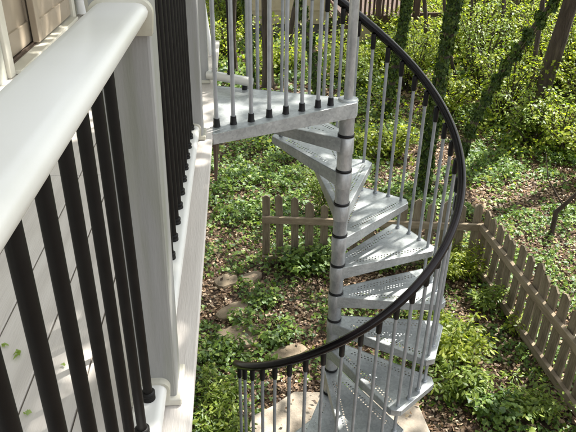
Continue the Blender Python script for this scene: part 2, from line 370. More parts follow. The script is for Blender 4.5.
# centre column
mb = MB(); mb.lathe([(.044, .045), (.044, PLZ + .006)], seg=32); col = mb.build('center_column', M['pole'], stair)
mb = MB(); mb.lathe([(.095, .045), (.095, .055), (.05, .06)], seg=24); mb.build('base_plate', M['galv'], stair)
mb = MB(); mb.lathe([(.056, PLZ - .085), (.056, PLZ + .008), (.050, PLZ + .012)], seg=32); mb.build('top_collar', M['galv'], stair)
mb = MB(); mb.lathe([(.0265, PLZ + .012), (.0265, PLZ + 1.15)], seg=24); mb.build('newel_tube', M['pole'], stair)
NT = 11
for k in range(NT):
    mb = MB(); z = Z0 - RISE * k
    mb.lathe([(.0445, z + .001), (.0485, z + .003), (.0485, z + .017), (.0445, z + .019)], seg=28)
    mb.build('spacer_ring', M['black'], stair)
# one tread, modelled with its front baluster at angle 0
def tread_outline():
    out = []
    hub = .045
    fr1 = pol(.672, -4.6); fr2 = pol(.708, -1.0); re2 = pol(.722, STEP + .6); re1 = pol(.692, STEP + 4.6)
    h0 = (.012, -.043); h1 = pol(.045, STEP + 78)
    return [h0, fr1, fr2, re2, re1, h1]
OUT = tread_outline()
def make_tread():
    me = bpy.data.meshes.new('tread'); n = len(OUT)
    me.from_pydata([(x, y, 0) for x, y in OUT], [], [tuple(range(n))]); me.materials.append(M['perf'])
    for nm, (a, b_) in (('front', (OUT[0], OUT[1])), ('rear', (OUT[5], OUT[4]))):
        uv = me.uv_layers.new(name=nm)
        dx, dy = b_[0] - a[0], b_[1] - a[1]; L = math.hypot(dx, dy); dx /= L; dy /= L
        for li, l in enumerate(me.loops):
            x, y = OUT[l.vertex_index]; rx, ry = x - a[0], y - a[1]
            uv.data[li].uv = (rx * dx + ry * dy, abs(-rx * dy + ry * dx))
    t = bpy.data.objects.new('tread', me); COL.objects.link(t)
    # downturned flange round the sheet, deep at the column and shallow at the tip
    mb = MB(); th = .005; c = (sum(p[0] for p in OUT) / n, sum(p[1] for p in OUT) / n)
    dep = [.085, .045, .042, .042, .045, .085]
    for i in range(n - 1):
        a, b_ = OUT[i], OUT[i+1]; j = i + 1
        nx_, ny_ = b_[1] - a[1], -(b_[0] - a[0]); L = math.hypot(nx_, ny_); nx_, ny_ = nx_/L*th, ny_/L*th
        mb.add([(a[0], a[1], -dep[i]), (b_[0], b_[1], -dep[j]), (b_[0], b_[1], .0015), (a[0], a[1], .0015),
                (a[0]+nx_, a[1]+ny_, -dep[i]), (b_[0]+nx_, b_[1]+ny_, -dep[j]), (b_[0]+nx_, b_[1]+ny_, -.001), (a[0]+nx_, a[1]+ny_, -.001)],
               [(0,1,2,3), (4,7,6,5), (3,2,6,7), (0,4,5,1), (1,5,6,2), (0,3,7,4)])
    fl = mb.build('flange', M['galv'], t)
    mb = MB(); mb.lathe([(.049, -.10), (.049, -.005), (.047, -.002)], seg=28); hb = mb.build('hub_sleeve', M['pole'], t)
    mb = MB(); mb.add([(.02, -.03, -.006), (.62, .10, -.006), (.62, .104, -.006), (.02, -.026, -.006), (.02, -.03, -.035), (.62, .10, -.03), (.62, .104, -.03), (.02, -.026, -.035)],
                      [(0,1,2,3), (4,7,6,5), (0,4,5,1), (2,6,7,3), (1,5,6,2)])
    rb = mb.build('stiffener', M['galv'], t)
    return t
tr0 = make_tread()
for k in range(NT):
    if k == 0: t = tr0
    else:
        t = tr0.copy(); COL.objects.link(t)
        for ch in tr0.children:
            c = ch.copy(); COL.objects.link(c); c.parent = t
    t.parent = stair; t.location = (0, 0, Z0 - RISE * k); t.rotation_euler = (0, 0, math.radians(A0 - STEP * k))
# helical handrail
RB = .668
def rail_z(a): return Z0 + .905 + (a - A0) * RISE / STEP      # follows the nosings
RAIL0, RAIL1 = A0 + 30, -166.5
mbr = MB(); pts = []
nseg = 150
prof = [(1.0*math.cos(2*math.pi*k/24), .92*math.sin(2*math.pi*k/24)) for k in range(24)]
for i in range(nseg + 1):
    a = RAIL0 + (RAIL1 - RAIL0) * i / nseg; x, y = pol(RB + .015, a); zz = rail_z(a)
    pts.append((x, y, zz))
mbr.tube(pts, .0265, 24, prof=prof)
mbr.build('handrail', M['handrail'], stair)
mb = MB(); mb.tube([(p[0], p[1], p[2] - .024) for p in pts[1:-1]], .011, 6); mb.build('handrail_channel', M['blackbar'], stair)
# balusters (three per tread, the front one runs through the rear hole of the next tread down)
def baluster(x, y, z0, z1, capped=True, footed=False):
    mb = MB(); mb.tube([(0, 0, z0), (0, 0, z1)], .0105, 12)
    b_ = mb.build('baluster', M['galv_bar'], stair, loc=(x, y, 0))
    mb = MB(); mb.lathe([(.0125, z1 - .095), (.0165, z1 - .088), (.0165, z1 + .0), ], seg=14); c = mb.build('top_cap', M['black'], b_)
    mb = MB()
    if footed: mb.lathe([(.019, z0), (.0165, z0 + .012), (.0150, z0 + .042)], seg=14)
    else: mb.lathe([(.0165, z0 + .085), (.0165, z0 + .093), (.013, z0 + .097)], seg=12)
    f_ = mb.build('foot_cap', M['black'] if footed else M['galv_bar'], b_)
    return b_
da = STEP / 3
for k in range(NT):
    for j in range(3):
        a = A0 - STEP * k + da * j
        x, y = pol(RB, a)
        zt = Z0 - RISE * k
        # j=0 is the front hole of this tread: the bar also passes the rear hole of the next tread
        zb = zt - (RISE if (j == 0 and k < NT - 1) else 0) - .085
        if j == 0 and k == NT - 1: zb = .05
        baluster(x, y, zb, rail_z(a) - .028)
a = A0 + STEP; x, y = pol(RB, a); baluster(x, y, Z0 - .085, rail_z(a) - .028)
for j in (1, 2, 3):
    a = A0 - STEP * (NT - 1) - da * j; x, y = pol(RB, a); baluster(x, y, .0, rail_z(a) - .028)
# platform
W = lambda x, y: (x - PX, y - PY)
near_in = W(.640, 3.262); near_out = W(-.124, 2.828); far_out = W(-.124, 3.600); far_in = W(.585, 3.262 + .015)
mb = MB()
pp = [near_out, near_in, pol(.05, 0), W(.614, 3.364), far_out]
me = None
mb.prism([near_out, W(.652, 3.268), W(.66, 3.32), W(.60, 3.352), far_out], PLZ - .004, PLZ)
plat = mb.build('platform', M['galv'], stair)
def flange(p, q, d, th=.006):
    mb = MB(); nx_, ny_ = q[1] - p[1], -(q[0] - p[0]); L = math.hypot(nx_, ny_); nx_, ny_ = nx_/L*th, ny_/L*th
    z1 = PLZ + .0015
    mb.add([(p[0], p[1], PLZ - d[0]), (q[0], q[1], PLZ - d[1]), (q[0], q[1], z1), (p[0], p[1], z1), (p[0]+nx_, p[1]+ny_, PLZ - d[0]), (q[0]+nx_, q[1]+ny_, PLZ - d[1]), (q[0]+nx_, q[1]+ny_, z1-.002), (p[0]+nx_, p[1]+ny_, z1-.002)],
           [(0,1,2,3), (4,7,6,5), (3,2,6,7), (0,4,5,1), (1,5,6,2), (0,3,7,4)])
    return mb
flange(near_out, W(.652, 3.268), (.052, .085)).build('edge_flange', M['galv'], plat)
flange(W(.60, 3.352), far_out, (.06, .05)).build('edge_flange', M['galv'], plat)
mb = MB(); mb.box((near_out[0] - .001, near_out[1] + .02, PLZ - .26), (near_out[0] + .012, far_out[1] - .02, PLZ - .006)); mb.build('mounting_plate', M['fascia'], plat)
nb = [(-.111, 2.993), (-.031, 3.019), (.061, 3.045), (.164, 3.101), (.248, 3.137), (.337, 3.189), (.429, 3.235), (.507, 3.283)]
i0 = np.array(near_out) + [.02, .045]; i1 = np.array(W(.652, 3.268)) + [-.13, -.02]
nbx = [(216.8, 126.5), (233.5, 124), (251.2, 121.2), (269.2, 117), (285.8, 113.6), (301.8, 110.6), (317.8, 107.3), (330.5, 105)]
for u, v in nbx:
    d = ray(u, v); p = d * ((PLZ - CAMZ) / d[2]); baluster(p[0] - PX, p[1] - PY, PLZ, PLZ + .92, footed=True)
for u, v in []:
    d = ray(u, v); p = d * ((PLZ - CAMZ) / d[2]); baluster(p[0] - PX, p[1] - PY, PLZ, PLZ + .92, footed=True)
mb = MB(); mb.tube([(near_out[0], near_out[1] + .1, PLZ + .94), (-.02, .0, PLZ + .94)], .0265, 24, prof=prof); mb.build('landing_rail', M['handrail'], stair)
xr, yr = pts[0][0], pts[0][1]
mb = MB(); mb.tube([(xr, yr, pts[0][2]), (far_out[0] + .03, far_out[1] - .02, PLZ + .94)], .0265, 24, prof=prof); mb.build('landing_rail', M['handrail'], stair)

# ------------------------------------------------------------------ deck
DZ = CAMZ - 1.11
deck = empty('deck', (-.7, 2, DZ), label='raised composite deck of pale grey boards beside the house', cat='deck')
DL = Vector((-.7, 2, DZ))
def dbox(mb, a, b, **k): mb.box([a[i] - DL[i] for i in range(3)], [b[i] - DL[i] for i in range(3)], **k)
DE = -.124
mb = MB(); dbox(mb, (DE - .135, -1.6, DZ - .028), (DE, 4.72, DZ)); mb.build('border_board', M['deckboard'], deck, bevel=.004)
mb = MB()
x = DE - .135 - .004
while x > -1.40:
    for (y0, y1) in ((-1.6, 2.393), (2.397, 4.72 if x > -.62 else 5.9)):
        dbox(mb, (x - .128, y0, DZ - .028 + random.uniform(-.001, .001) - .001), (x, y1, DZ - .0015))
    x -= .132
mb.build('floor_boards', M['deckboard'], deck, bevel=.003)
mb = MB(); dbox(mb, (DE - .10, -1.6, DZ - .27), (DE - .06, 4.68, DZ - .03)); mb.build('rim_joist', M['fascia'], deck)
mb = MB()
for yy in np.arange(-1.4, 5.8, .4): dbox(mb, (-1.4, yy, DZ - .22), (DE - .101 if yy < 4.6 else -.70, yy + .04, DZ - .03))
mb.build('joists', M['fascia'], deck)
for yy in (-1.2, 2.2, 5.6):
    mb = MB(); dbox(mb, (DE - .62, yy - .06, -.1), (DE - .50, yy + .06, DZ - .28)); mb.build('support_post', M['fascia'], deck)

# ------------------------------------------------------------------ railings
BRZ0, BRZ1 = DZ + .03, DZ + .075           # bottom rail
TRZ = CAMZ - .193                           # top of top rail
RXC = -.214
def dprof(w, h, r=.02, n=5):               # rounded top-rail section (x,z), top at 0
    p = []
    for cx_, a0 in ((w/2 - r, 0), (-w/2 + r, 90)):
        for i in range(n + 1):
            a = math.radians(a0 + 90 * i / n); p.append((cx_ + r * math.cos(a), -r + r * math.sin(a)))
    p.append((-w/2 + .004, -h)); p.append((w/2 - .004, -h))
    return p
def rail_prof(sc=1.0):                      # rounded top rail whose sides tuck under
    h_ = [(.026, 0), (.036, -.002), (.043, -.007), (.046, -.014), (.044, -.022), (.038, -.031), (.030, -.040)]
    return [(a * sc, b_) for a, b_ in h_[::-1]][::1] + [(-a * sc, b_) for a, b_ in h_]
def extrude(mb, prof, p0, p1, side, mi=0, cap=True):
    p0, p1, side = Vector(p0), Vector(p1), Vector(side).normalized(); n = len(prof)
    vs = [p0 + side * a + Vector((0, 0, b_)) for a, b_ in prof] + [p1 + side * a + Vector((0, 0, b_)) for a, b_ in prof]
    fs = [(i, (i+1) % n, n + (i+1) % n, n + i) for i in range(n)]
    mb.add(vs, fs, mi, True)
    if cap: mb.add(vs[:n], [tuple(range(n))[::-1]], mi); mb.add(vs[n:], [tuple(range(n))], mi)
def railing(name, root_loc, p0, p1, bal, post, label, group=None, topw=.092, hollow=False, lean=0., brw=.07, has_top=True, toff=0., tilt=0.):
    """p0->p1 bottom line of the section (x,y); bal = list of distances from p0; post = (x,y) or None"""
    L0 = Vector(root_loc); r = empty(name, root_loc, label=label, cat='railing')
    if group: r['group'] = group
    p0 = Vector((*p0, 0)); p1 = Vector((*p1, 0)); d = (p1 - p0).normalized(); side = Vector((d.y, -d.x, 0))
    o_ = Vector((L0.x, L0.y, L0.z))
    a = p0 - Vector((o_.x, o_.y, 0)); b_ = p1 - Vector((o_.x, o_.y, 0))
    zt, zb = TRZ - o_.z, BRZ1 - o_.z
    if has_top:
        mb = MB(); ofs = side * toff
        extrude(mb, rail_prof(topw / .092), a + ofs + Vector((0, 0, zt + tilt)), b_ + ofs + Vector((0, 0, zt)), side)
        t = mb.build('top_rail', M['vinyl'], r)
        mb = MB(); extrude(mb, dprof(.05, .03, .003, 1), a + Vector((0, 0, zt - .046)), b_ + Vector((0, 0, zt - .046)), side); mb.build('baluster_channel', M['collar'], t)
    mb = MB()
    pr = dprof(brw, .045, .018, 6)
    if hollow:
        n = len(pr); pin = [(q[0] * .72, -.0225 + (q[1] + .0225) * .62) for q in pr]
        extrude(mb, pr, a + Vector((0, 0, zb)), b_ + Vector((0, 0, zb)), side, cap=False)
        P1 = b_ + Vector((0, 0, zb)); dd = -d * .06
        o1 = [P1 + side * q[0] + Vector((0, 0, q[1])) for q in pr]; i1_ = [P1 + side * q[0] + Vector((0, 0, q[1])) for q in pin]; i2_ = [v + dd for v in i1_]
        mb.add(o1 + i1_, [(i, (i+1) % n, n + (i+1) % n, n + i) for i in range(n)]); mb.add(i1_ + i2_, [(i, (i+1) % n, n + (i+1) % n, n + i) for i in range(n)], 1); mb.add(i2_, [tuple(range(n))], 1)  # inner faces coloured black for the shade inside the open tube
    else: extrude(mb, pr, a + Vector((0, 0, zb)), b_ + Vector((0, 0, zb)), side)
    mb.build('bottom_rail', [M['vinyl'], M['black']], r)
    for s_ in bal:
        q = a + d * s_
        mb = MB(); mb.tube([(0, 0, zb - .005), (0, 0, zt - .030 if has_top else zt)], .0102, 16)
        b1 = mb.build('baluster', M['blackbar'], r, loc=(q.x, q.y, 0))
        mb = MB(); mb.lathe([(.0155, zb + .0005), (.0155, zb + .007), (.0135, zb + .009), (.0135, zb + .012), (.0155, zb + .014), (.0155, zb + .02), (.011, zb + .022)], seg=16); mb.build('foot_ring', M['blackbar'], b1)
    if post:
        px_, py_, w = post; px_ -= o_.x; py_ -= o_.y
        mb = MB(); z0_, z1_ = DZ + .0015 - o_.z, TRZ + .14 - o_.z; h = w / 2
        dx = lean * (z1_ - z0_)
        mb.add([(px_-h, py_-h, z0_), (px_+h, py_-h, z0_), (px_+h, py_+h, z0_), (px_-h, py_+h, z0_), (px_-h+dx, py_-h, z1_), (px_+h+dx, py_-h, z1_), (px_+h+dx, py_+h, z1_), (px_-h+dx, py_+h, z1_)],
               [(0,3,2,1),(4,5,6,7),(0,1,5,4),(1,2,6,5),(2,3,7,6),(3,0,4,7)])
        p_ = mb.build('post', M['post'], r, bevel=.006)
        mb = MB(); k = h + .012; mb.prism([(px_-k, py_-k), (px_+k, py_-k), (px_+k, py_+k), (px_-k, py_+k)], z0_, z0_ + .02); mb.build('post_base', M['collar'], p_, bevel=.004)
        mb = MB(); k = h + .015; zc = z1_; mb.add([(px_-k+dx, py_-k, zc), (px_+k+dx, py_-k, zc), (px_+k+dx, py_+k, zc), (px_-k+dx, py_+k, zc), (px_-k+dx, py_-k, zc+.02), (px_+k+dx, py_-k, zc+.02), (px_+k+dx, py_+k, zc+.02), (px_-k+dx, py_+k, zc+.02), (px_+dx, py_, zc + .05)],
               [(0,3,2,1),(0,1,5,4),(1,2,6,5),(2,3,7,6),(3,0,4,7),(4,5,8),(5,6,8),(6,7,8),(7,4,8)]); mb.build('post_cap', M['vinyl'], p_)
    return r, a, b_, d, side, zt, zb
def collar(r, at, d, side, z, w, h, name='rail_bracket', t=.018):
    mb = MB(); pr = dprof(w, h, .024, 6)
    extrude(mb, pr, at - d * t + Vector((0, 0, z)), at + Vector((0, 0, z)), side); return mb.build(name, M['collar'], r, bevel=.002)
# near section and its post
Y1 = 1.10; PW = .10
nbal = [Y1 - .058 - .1035 * i for i in range(26)]
r, a, b_, d, side, zt, zb = railing('deck_railing', (RXC, 0, DZ), (RXC, -1.6), (RXC, Y1), [y + 1.6 for y in nbal if y > -1.5], (RXC + .004, Y1 + PW/2, PW), 'deck railing section nearest the viewer with thick white top rail and black balusters', 'white and black deck railings', lean=.016, toff=.024, tilt=.034)
collar(r, b_ + side * .024, d, side, zt + .006, .106, .06); collar(r, b_, d, side, zb + .006, .084, .07)
# middle section
Y2 = 2.76
r, a, b_, d, side, zt, zb = railing('deck_railing', (RXC, 2, DZ), (RXC, Y1 + PW), (RXC, Y2), [.095 + .108 * i for i in range(15)], (RXC + .004, Y2 + .045, .09), 'middle deck railing section between two posts, black balusters forming a dense dark band', 'white and black deck railings', lean=.006)
collar(r, b_, d, side, zt + .006, .118, .07); collar(r, b_, d, side, zb + .006, .084, .07)
collar(r, a + d*.018, d, side, zb + .006, .084, .07); collar(r, a + d*.018, d, side, zt + .006, .118, .07)
# guard across the far side of the platform
r, a, b_, d, side, zt, zb = railing('deck_railing', (RXC, 3.6, DZ), (RXC + .045, 3.655), (.080, 3.50), [.045, .150], (RXC + .0, 3.69, .09), 'short open ended guard rail over the far edge of the stair landing', 'white and black deck railings', topw=.07, hollow=True, brw=.052)
for ch in list(r.children):
    pass
mb = MB(); q = b_ - d * .045; mb.lathe([(.016, zb - .075), (.014, zb - .045)], c=(q.x, q.y, 0), seg=12); mb.build('support_foot', M['black'], r)

# fallen leaves on the deck
for i, (u, v, s_, lab) in enumerate([(17, 353, .028, 'largest fresh green leaf lying on the deck boards at the left edge'), (6, 344, .018, 'small green leaf just above the largest one on the deck'), (27, 412, .016, 'tiny green leaf lowest on the deck boards'),
                                     (44, 229, .022, 'yellow green leaf alone on the deck between two balusters'), (182, 252, .012, 'tiny leaf on the border board outside the railing'), (64, 364, .012, 'very small leaf on the deck between the second and third balusters')]):
    p = G(u, v, DZ + .006)
    P = np.zeros((3, 3)); P[:, :2] = rng.uniform(-.35, .35, (3, 2)) * s_; nn = rng.normal(size=(3, 3)) * .25; nn[:, 2] += 1
    o = leaves('fallen_leaf', P, nn, s_, T_KITE, M['greenleaf']); o.location = p; tag(o, lab, 'leaf', 'fallen leaves on the deck')

# ------------------------------------------------------------------ house
WX = -1.36
house = empty('house', (WX, 2, 0), label='pale sided house wall with beige patio doors along the deck', cat='house')
HL = Vector((WX, 2, 0))
def hb(mb, a, b, **k): mb.box([a[i] - HL[i] for i in range(3)], [b[i] - HL[i] for i in range(3)], **k)
DY0, DY1 = 3.86, 5.46
mb = MB()
y = -2.0
while y < DY0 - .10:                        # vertical siding boards
    y1 = min(y + .148, DY0 - .095); hb(mb, (WX - .12, y + .003, 0), (WX, y1 - .003, 5.6)); hb(mb, (WX - .12, y1 - .003, 0), (WX - .012, y1 + .003, 5.6)); y += .148
y = DY1 + .095
while y < 5.85: hb(mb, (WX - .12, y, 0), (WX, y + .14, 5.6)); hb(mb, (WX - .12, y + .14, 0), (WX - .012, y + .148, 5.6)); y += .148
hb(mb, (WX - .12, DY0 - .09, DZ + 2.2), (WX, DY1 + .09, 5.6)); hb(mb, (WX - .12, DY0 - .09, 0), (WX, DY1 + .09, DZ - .05))
mb.build('wall', M['siding'], house)
mb = MB(); hb(mb, (-6, -2, 5.6), (WX + .3, 6.2, 5.75)); mb.build('roof', M['fascia'], house)
mb = MB(); hb(mb, (-5.5, 5.9, 0), (WX - .13, 6.0, 5.6)); hb(mb, (-5.5, -2.1, 0), (WX - .13, -2.0, 5.6)); mb.build('end_wall', M['siding'], house)
mb = MB(); hb(mb, (WX - .11, DY0 - .09, DZ), (WX + .02, DY0, DZ + 2.2)); hb(mb, (WX - .11, DY1, DZ), (WX + .02, DY1 + .09, DZ + 2.2)); hb(mb, (WX - .11, DY0, DZ + 2.1), (WX + .02, DY1, DZ + 2.2)); fr = mb.build('door_frame', M['trim'], house, bevel=.004)
mb = MB(); hb(mb, (WX - .14, DY0, DZ), (WX + .055, DY1, DZ + .025)); mb.build('sill', M['trim'], fr, bevel=.004)
mb = MB(); hb(mb, (WX - .13, DY0, DZ + .026), (WX - .03, DY1, DZ + .032)); hb(mb, (WX - .045, DY0, DZ + .032), (WX - .04, DY1, DZ + .045)); mb.build('sill_track', M['fascia'], fr)
def door(x, y0, y1):
    mb = MB(); w = .095; z0, z1 = DZ + .04, DZ + 2.08; pz = z0 + .36
    hb(mb, (x - .045, y0, z0), (x, y0 + w, z1)); hb(mb, (x - .045, y1 - w, z0), (x, y1, z1)); hb(mb, (x - .045, y0 + w, z0), (x, y1 - w, z0 + .14)); hb(mb, (x - .045, y0 + w, z1 - .1), (x, y1 - w, z1)); hb(mb, (x - .045, y0 + w, pz), (x, y1 - w, pz + .07))
    dd = mb.build('door', M['doorpaint'], house, bevel=.005)
    mb = MB(); hb(mb, (x - .035, y0 + w, z0 + .14), (x - .016, y1 - w, pz)); mb.build('door_panel', M['doorpaint'], dd)
    mb = MB(); hb(mb, (x - .03, y0 + w, pz + .07), (x - .02, y1 - w, z1 - .1)); mb.build('glass_pane', M['glass'], dd)
door(WX - .062, DY0 + .003, 4.62); door(WX + .0, 4.50, DY1 - .003)
mb = MB(); mb.tube([(WX + .06 - HL.x, DY1 + .16 - 2, DZ + .02), (WX + .06 - HL.x, DY1 + .16 - 2, 5.55)], .045, 20); mb.build('downspout', M['white'], house)
mb = MB(); hb(mb, (WX - .12, 5.85, 0), (WX + .02, 5.95, 5.6)); mb.build('corner_board', M['white'], house)

# privacy screen at the far end of the deck
ps = empty('privacy_screen', (-.95, 5.8, DZ), label='grey green slatted privacy screen at the far end of the deck', cat='screen')
mb = MB()
for i in range(9): mb.box((-.45 + i * .115, -.012, .05), (-.45 + i * .115 + .105, .012, 1.7))
mb.build('slats', M['siding'], ps); mb = MB(); mb.box((-.45, .013, .2), (.58, .04, .28)); mb.box((-.45, .013, 1.4), (.58, .04, 1.48)); mb.build('frame', M['siding'], ps)
# white garden chair
ch = empty('garden_chair', (-.50, 4.40, DZ), label='white plastic garden chair on the deck behind the farthest post', cat='chair'); ch.rotation_euler = (0, 0, math.radians(200))
mb = MB(); mb.box((-.24, -.22, .41), (.24, .24, .44)); mb.build('seat', M['white'], ch, bevel=.015)
mb = MB()
for i in range(5): mb.add([(-.2 + i*.085, .22, .46), (-.14 + i*.085, .22, .46), (-.14 + i*.085, .24, .46), (-.2 + i*.085, .24, .46), (-.2 + i*.085, .34, .86), (-.14 + i*.085, .34, .86), (-.14 + i*.085, .36, .86), (-.2 + i*.085, .36, .86)], [(0,3,2,1),(4,5,6,7),(0,1,5,4),(1,2,6,5),(2,3,7,6),(3,0,4,7)])
mb.tube([(-.23, .23, .42), (-.24, .34, .84), (-.15, .37, .9), (.15, .37, .9), (.24, .34, .84), (.23, .23, .42)], .018, 8); mb.build('backrest', M['white'], ch)
for sx in (-1, 1):
    mb = MB(); mb.tube([(sx*.25, -.2, .2), (sx*.27, -.2, .62), (sx*.26, .27, .66)], .02, 8); mb.build('armrest', M['white'], ch)
    for sy in (-1, 1): mb = MB(); mb.tube([(sx*.22, sy*.2, .41), (sx*.26, sy*.24, .01)], [.024, .018], 8); mb.build('leg', M['white'], ch)

# ------------------------------------------------------------------ picket fences
def picket(w, h, x, y, ang, base, lean=0.):
    mb = MB(); t = .009; hh = w / 2
    z0 = base; zs = h - .035 * random.uniform(.6, 1.2)
    sh = [(-hh, z0), (hh, z0), (hh + lean, zs), (lean + random.uniform(-.004, .004), h), (-hh + lean, zs)]
    n = 5
    vs = [(a, -t, b_) for a, b_ in sh] + [(a, t, b_) for a, b_ in sh]
    mb.add(vs, [tuple(range(5)), tuple(range(5, 10))[::-1]] + [((i+1) % n, i, n + i, n + (i+1) % n) for i in range(n)])
    return mb
def fence(name, p0, p1, label, sp, w, h, skip=(), group='picket fences below the stair', inner=1, r0=.13, r1=.50):
    p0 = np.array(p0); p1 = np.array(p1); L = np.linalg.norm(p1 - p0); d = (p1 - p0) / L; ang = math.atan2(d[1], d[0])
    r = empty(name, (p0[0], p0[1], float(gz(*p0))), label=label, cat='fence', group=group); r.rotation_euler = (0, 0, ang)
    for z in (r0, r1):
        mb = MB(); mb.box((-.04, inner * .012, z), (L + .03, inner * .052, z + .075)) if inner > 0 else mb.box((-.04, -.052, z), (L + .03, -.012, z + .075)); mb.build('rail', M['rail'], r, bevel=.004)
    i = 0; x = 0
    while x < L:
        if i not in skip:
            ww = w * random.uniform(.9, 1.1); mb = picket(ww, h * random.uniform(.92, 1.06), 0, 0, 0, -.05, random.uniform(-.012, .012))
            for zz_ in (r0 + .037, r1 + .037):
                for xx_ in (-.018, .018): mb.lathe([(.0045, -.0012), (.0045, .0012)], c=(0, 0, 0), seg=8, mi=1); nv = 16; mb.v[-2*8-16:] = [(v_[0] + xx_, (-.0102 if inner > 0 else -.0102) + v_[2] * .9, zz_ + v_[1]) for v_ in mb.v[-2*8-16:]]
            o = mb.build('picket', [M['picket'], M['fascia']], r, loc=(x, 0, 0)); o.rotation_euler = (random.uniform(-.03, .03), random.uniform(-.035, .035), random.uniform(-.03, .03))
        x += sp; i += 1
    return r
FB = [(.27, 5.78), (2.52, 5.50)]
# rails face the viewer on the back fence
rb = fence('picket_fence', FB[0], FB[1], 'weathered picket fence section running behind the stair column', .158, .085, .80, inner=-1, r0=.03, r1=.52)
mb = MB(); mb.box((-.035, -.035, -.1), (.035, .035, .50)); 
o = mb.build('corner_post', M['fascia'], rb, loc=(2.26, .06, 0), bevel=.006)
fence('picket_fence', (2.52, 5.40), (2.67, 2.2), 'weathered picket fence section running toward the viewer at the right edge', .152, .104, .80, inner=-1, r0=.05, r1=.50)
# old stake by the ivy
c = G(267, 248); mb = MB(); mb.box((-.022, -.012, -.05), (.022, .012, .34)); o = mb.build('wooden_stake', M['rail']); o.location = (c[0], c[1], 0); o.rotation_euler = (0, .03, .2)
tag(o, 'short pale wooden stake standing in ivy beside the fence end', 'stake')

# ------------------------------------------------------------------ plants
def plant(name, x, y, h, rad, stems, per, lsize, mat, label, cat='shrub', group=None, tmpl=T_KITE, stemr=.004, droop=.25, mat_stem='stem'):
    z = float(gz(x, y)); r = empty(name, (x, y, z), label=label, cat=cat, group=group)
    mb = MB(); P, Nn, D = [], [], []
    for s_ in range(stems):
        a = random.uniform(0, 2*math.pi); q = rad * math.sqrt(random.random()); H = h * random.uniform(.55, 1.05)
        b0 = Vector((random.uniform(-.05, .05) * rad * 4, random.uniform(-.05, .05) * rad * 4, -.02)); tip = Vector((q * math.cos(a), q * math.sin(a), H))
        mid = b0.lerp(tip, .5) + Vector((random.uniform(-.1, .1) * rad, random.uniform(-.1, .1) * rad, H * .15))
        mb.tube([b0, mid, tip], [stemr * 1.5, stemr, stemr * .5], 5)
        for i in range(per):
            t = 1 - .75 * random.random()**1.3
            base = (b0*(1-t)**2 + mid*2*t*(1-t) + tip*t*t)
            aa = random.uniform(0, 2*math.pi); out = lsize * random.uniform(.4, 2.2)
            P.append(base + Vector((math.cos(aa)*out, math.sin(aa)*out, random.uniform(-.4, .4)*out)))
            D.append((math.cos(aa), math.sin(aa), -droop)); Nn.append((math.cos(aa)*droop + random.gauss(0, .3), math.sin(aa)*droop + random.gauss(0, .3), 1))
    mb.build('stems', M[mat_stem], r)
    leaves('foliage', np.array(P), np.array(Nn), lsize * rng.uniform(.6, 1.25, len(P)), tmpl, mat, r, dirs=np.array(D))
    return r
near = [(452, 345, .40, .32, 22, 26, .085, 'bright', 'leafy pale green bush growing in the open just beyond the stair treads'),
        (432, 330, .30, .20, 14, 22, .075, 'shrub', 'low green bush touching the outer corner of the lowest treads'),
        (460, 385, .30, .26, 18, 20, .075, 'shrub', 'green seedling clump below the pale bush at the bottom of the garden'),
        (486, 300, .28, .16, 12, 18, .07, 'shrub', 'small green seedling at the foot of the corner fence'),
        (455, 268, .34, .30, 24, 26, .07, 'bright', 'spreading fern like plant inside the fence corner'),
        (437, 262, .26, .18, 12, 18, .065, 'shrub', 'small leafy plant between the handrail and the fern like plant'),
        (300, 262, .26, .28, 20, 18, .07, 'ivy', 'dark leafy plant climbing over the left end of the picket fence'),
        (326, 255, .30, .18, 12, 18, .065, 'ivy', 'dark leafy plant in front of the fence next to the stair column'),
        (328, 195, .75, .42, 26, 26, .06, 'shrub', 'bushy green shrub behind the picket fence left of the column'),
        (380, 262, .25, .3, 16, 16, .065, 'ivy', 'leafy cover seen through the gap between two middle treads'),
        (520, 325, .20, .12, 8, 14, .07, 'bright', 'fresh green sprig beside the bottom rail of the right fence'),
        (535, 400, .22, .26, 18, 18, .07, 'shrub', 'wide green ground plant near the bottom right corner'),
        (495, 405, .20, .26, 16, 18, .065, 'ivy', 'dark green ground plant at the bottom between the two pale bushes'),
        (275, 330, .16, .24, 16, 14, .06, 'ivy', 'trailing ivy clump on the path beside the stair column'),
        (262, 295, .16, .22, 16, 14, .06, 'ivy', 'trailing ivy clump between the oblong stone and the fence'),
        (245, 318, .14, .14, 8, 12, .06, 'ivy', 'small ivy tuft on the edge of the oblong stone'),
        (218, 350, .16, .26, 16, 14, .06, 'ivy', 'ivy clump between the deck edge and the largest stepping stone'),
        (222, 392, .18, .22, 18, 16, .065, 'shrub', 'bright green leafy clump by the deck edge near the landing pad'),
        (225, 425, .18, .22, 18, 16, .065, 'shrub', 'bright green leafy clump by the deck edge at the very bottom'),
        (345, 378, .15, .16, 10, 14, .05, 'ivy', 'ivy tuft at the foot of the stair column')]
for (u, v, h, rd, st, pr_, ls, mt, lab) in near:
    c = G(u, v, h * .4); plant('leafy_plant', c[0], c[1], h, rd, st, int(pr_ * (1.8 if mt == 'ivy' else 2.6)), ls * (.68 if mt == 'ivy' else .66), M[mt], lab, 'plant', tmpl=T_LONG if mt != 'ivy' else T_IVY)
# climbing plant at the neighbour's corner seen through the landing balusters
kinds = ['airy shrub with yellow green leaves', 'dense shrub with fresh green leaves', 'thin sapling with layers of lit leaves']
spots = []
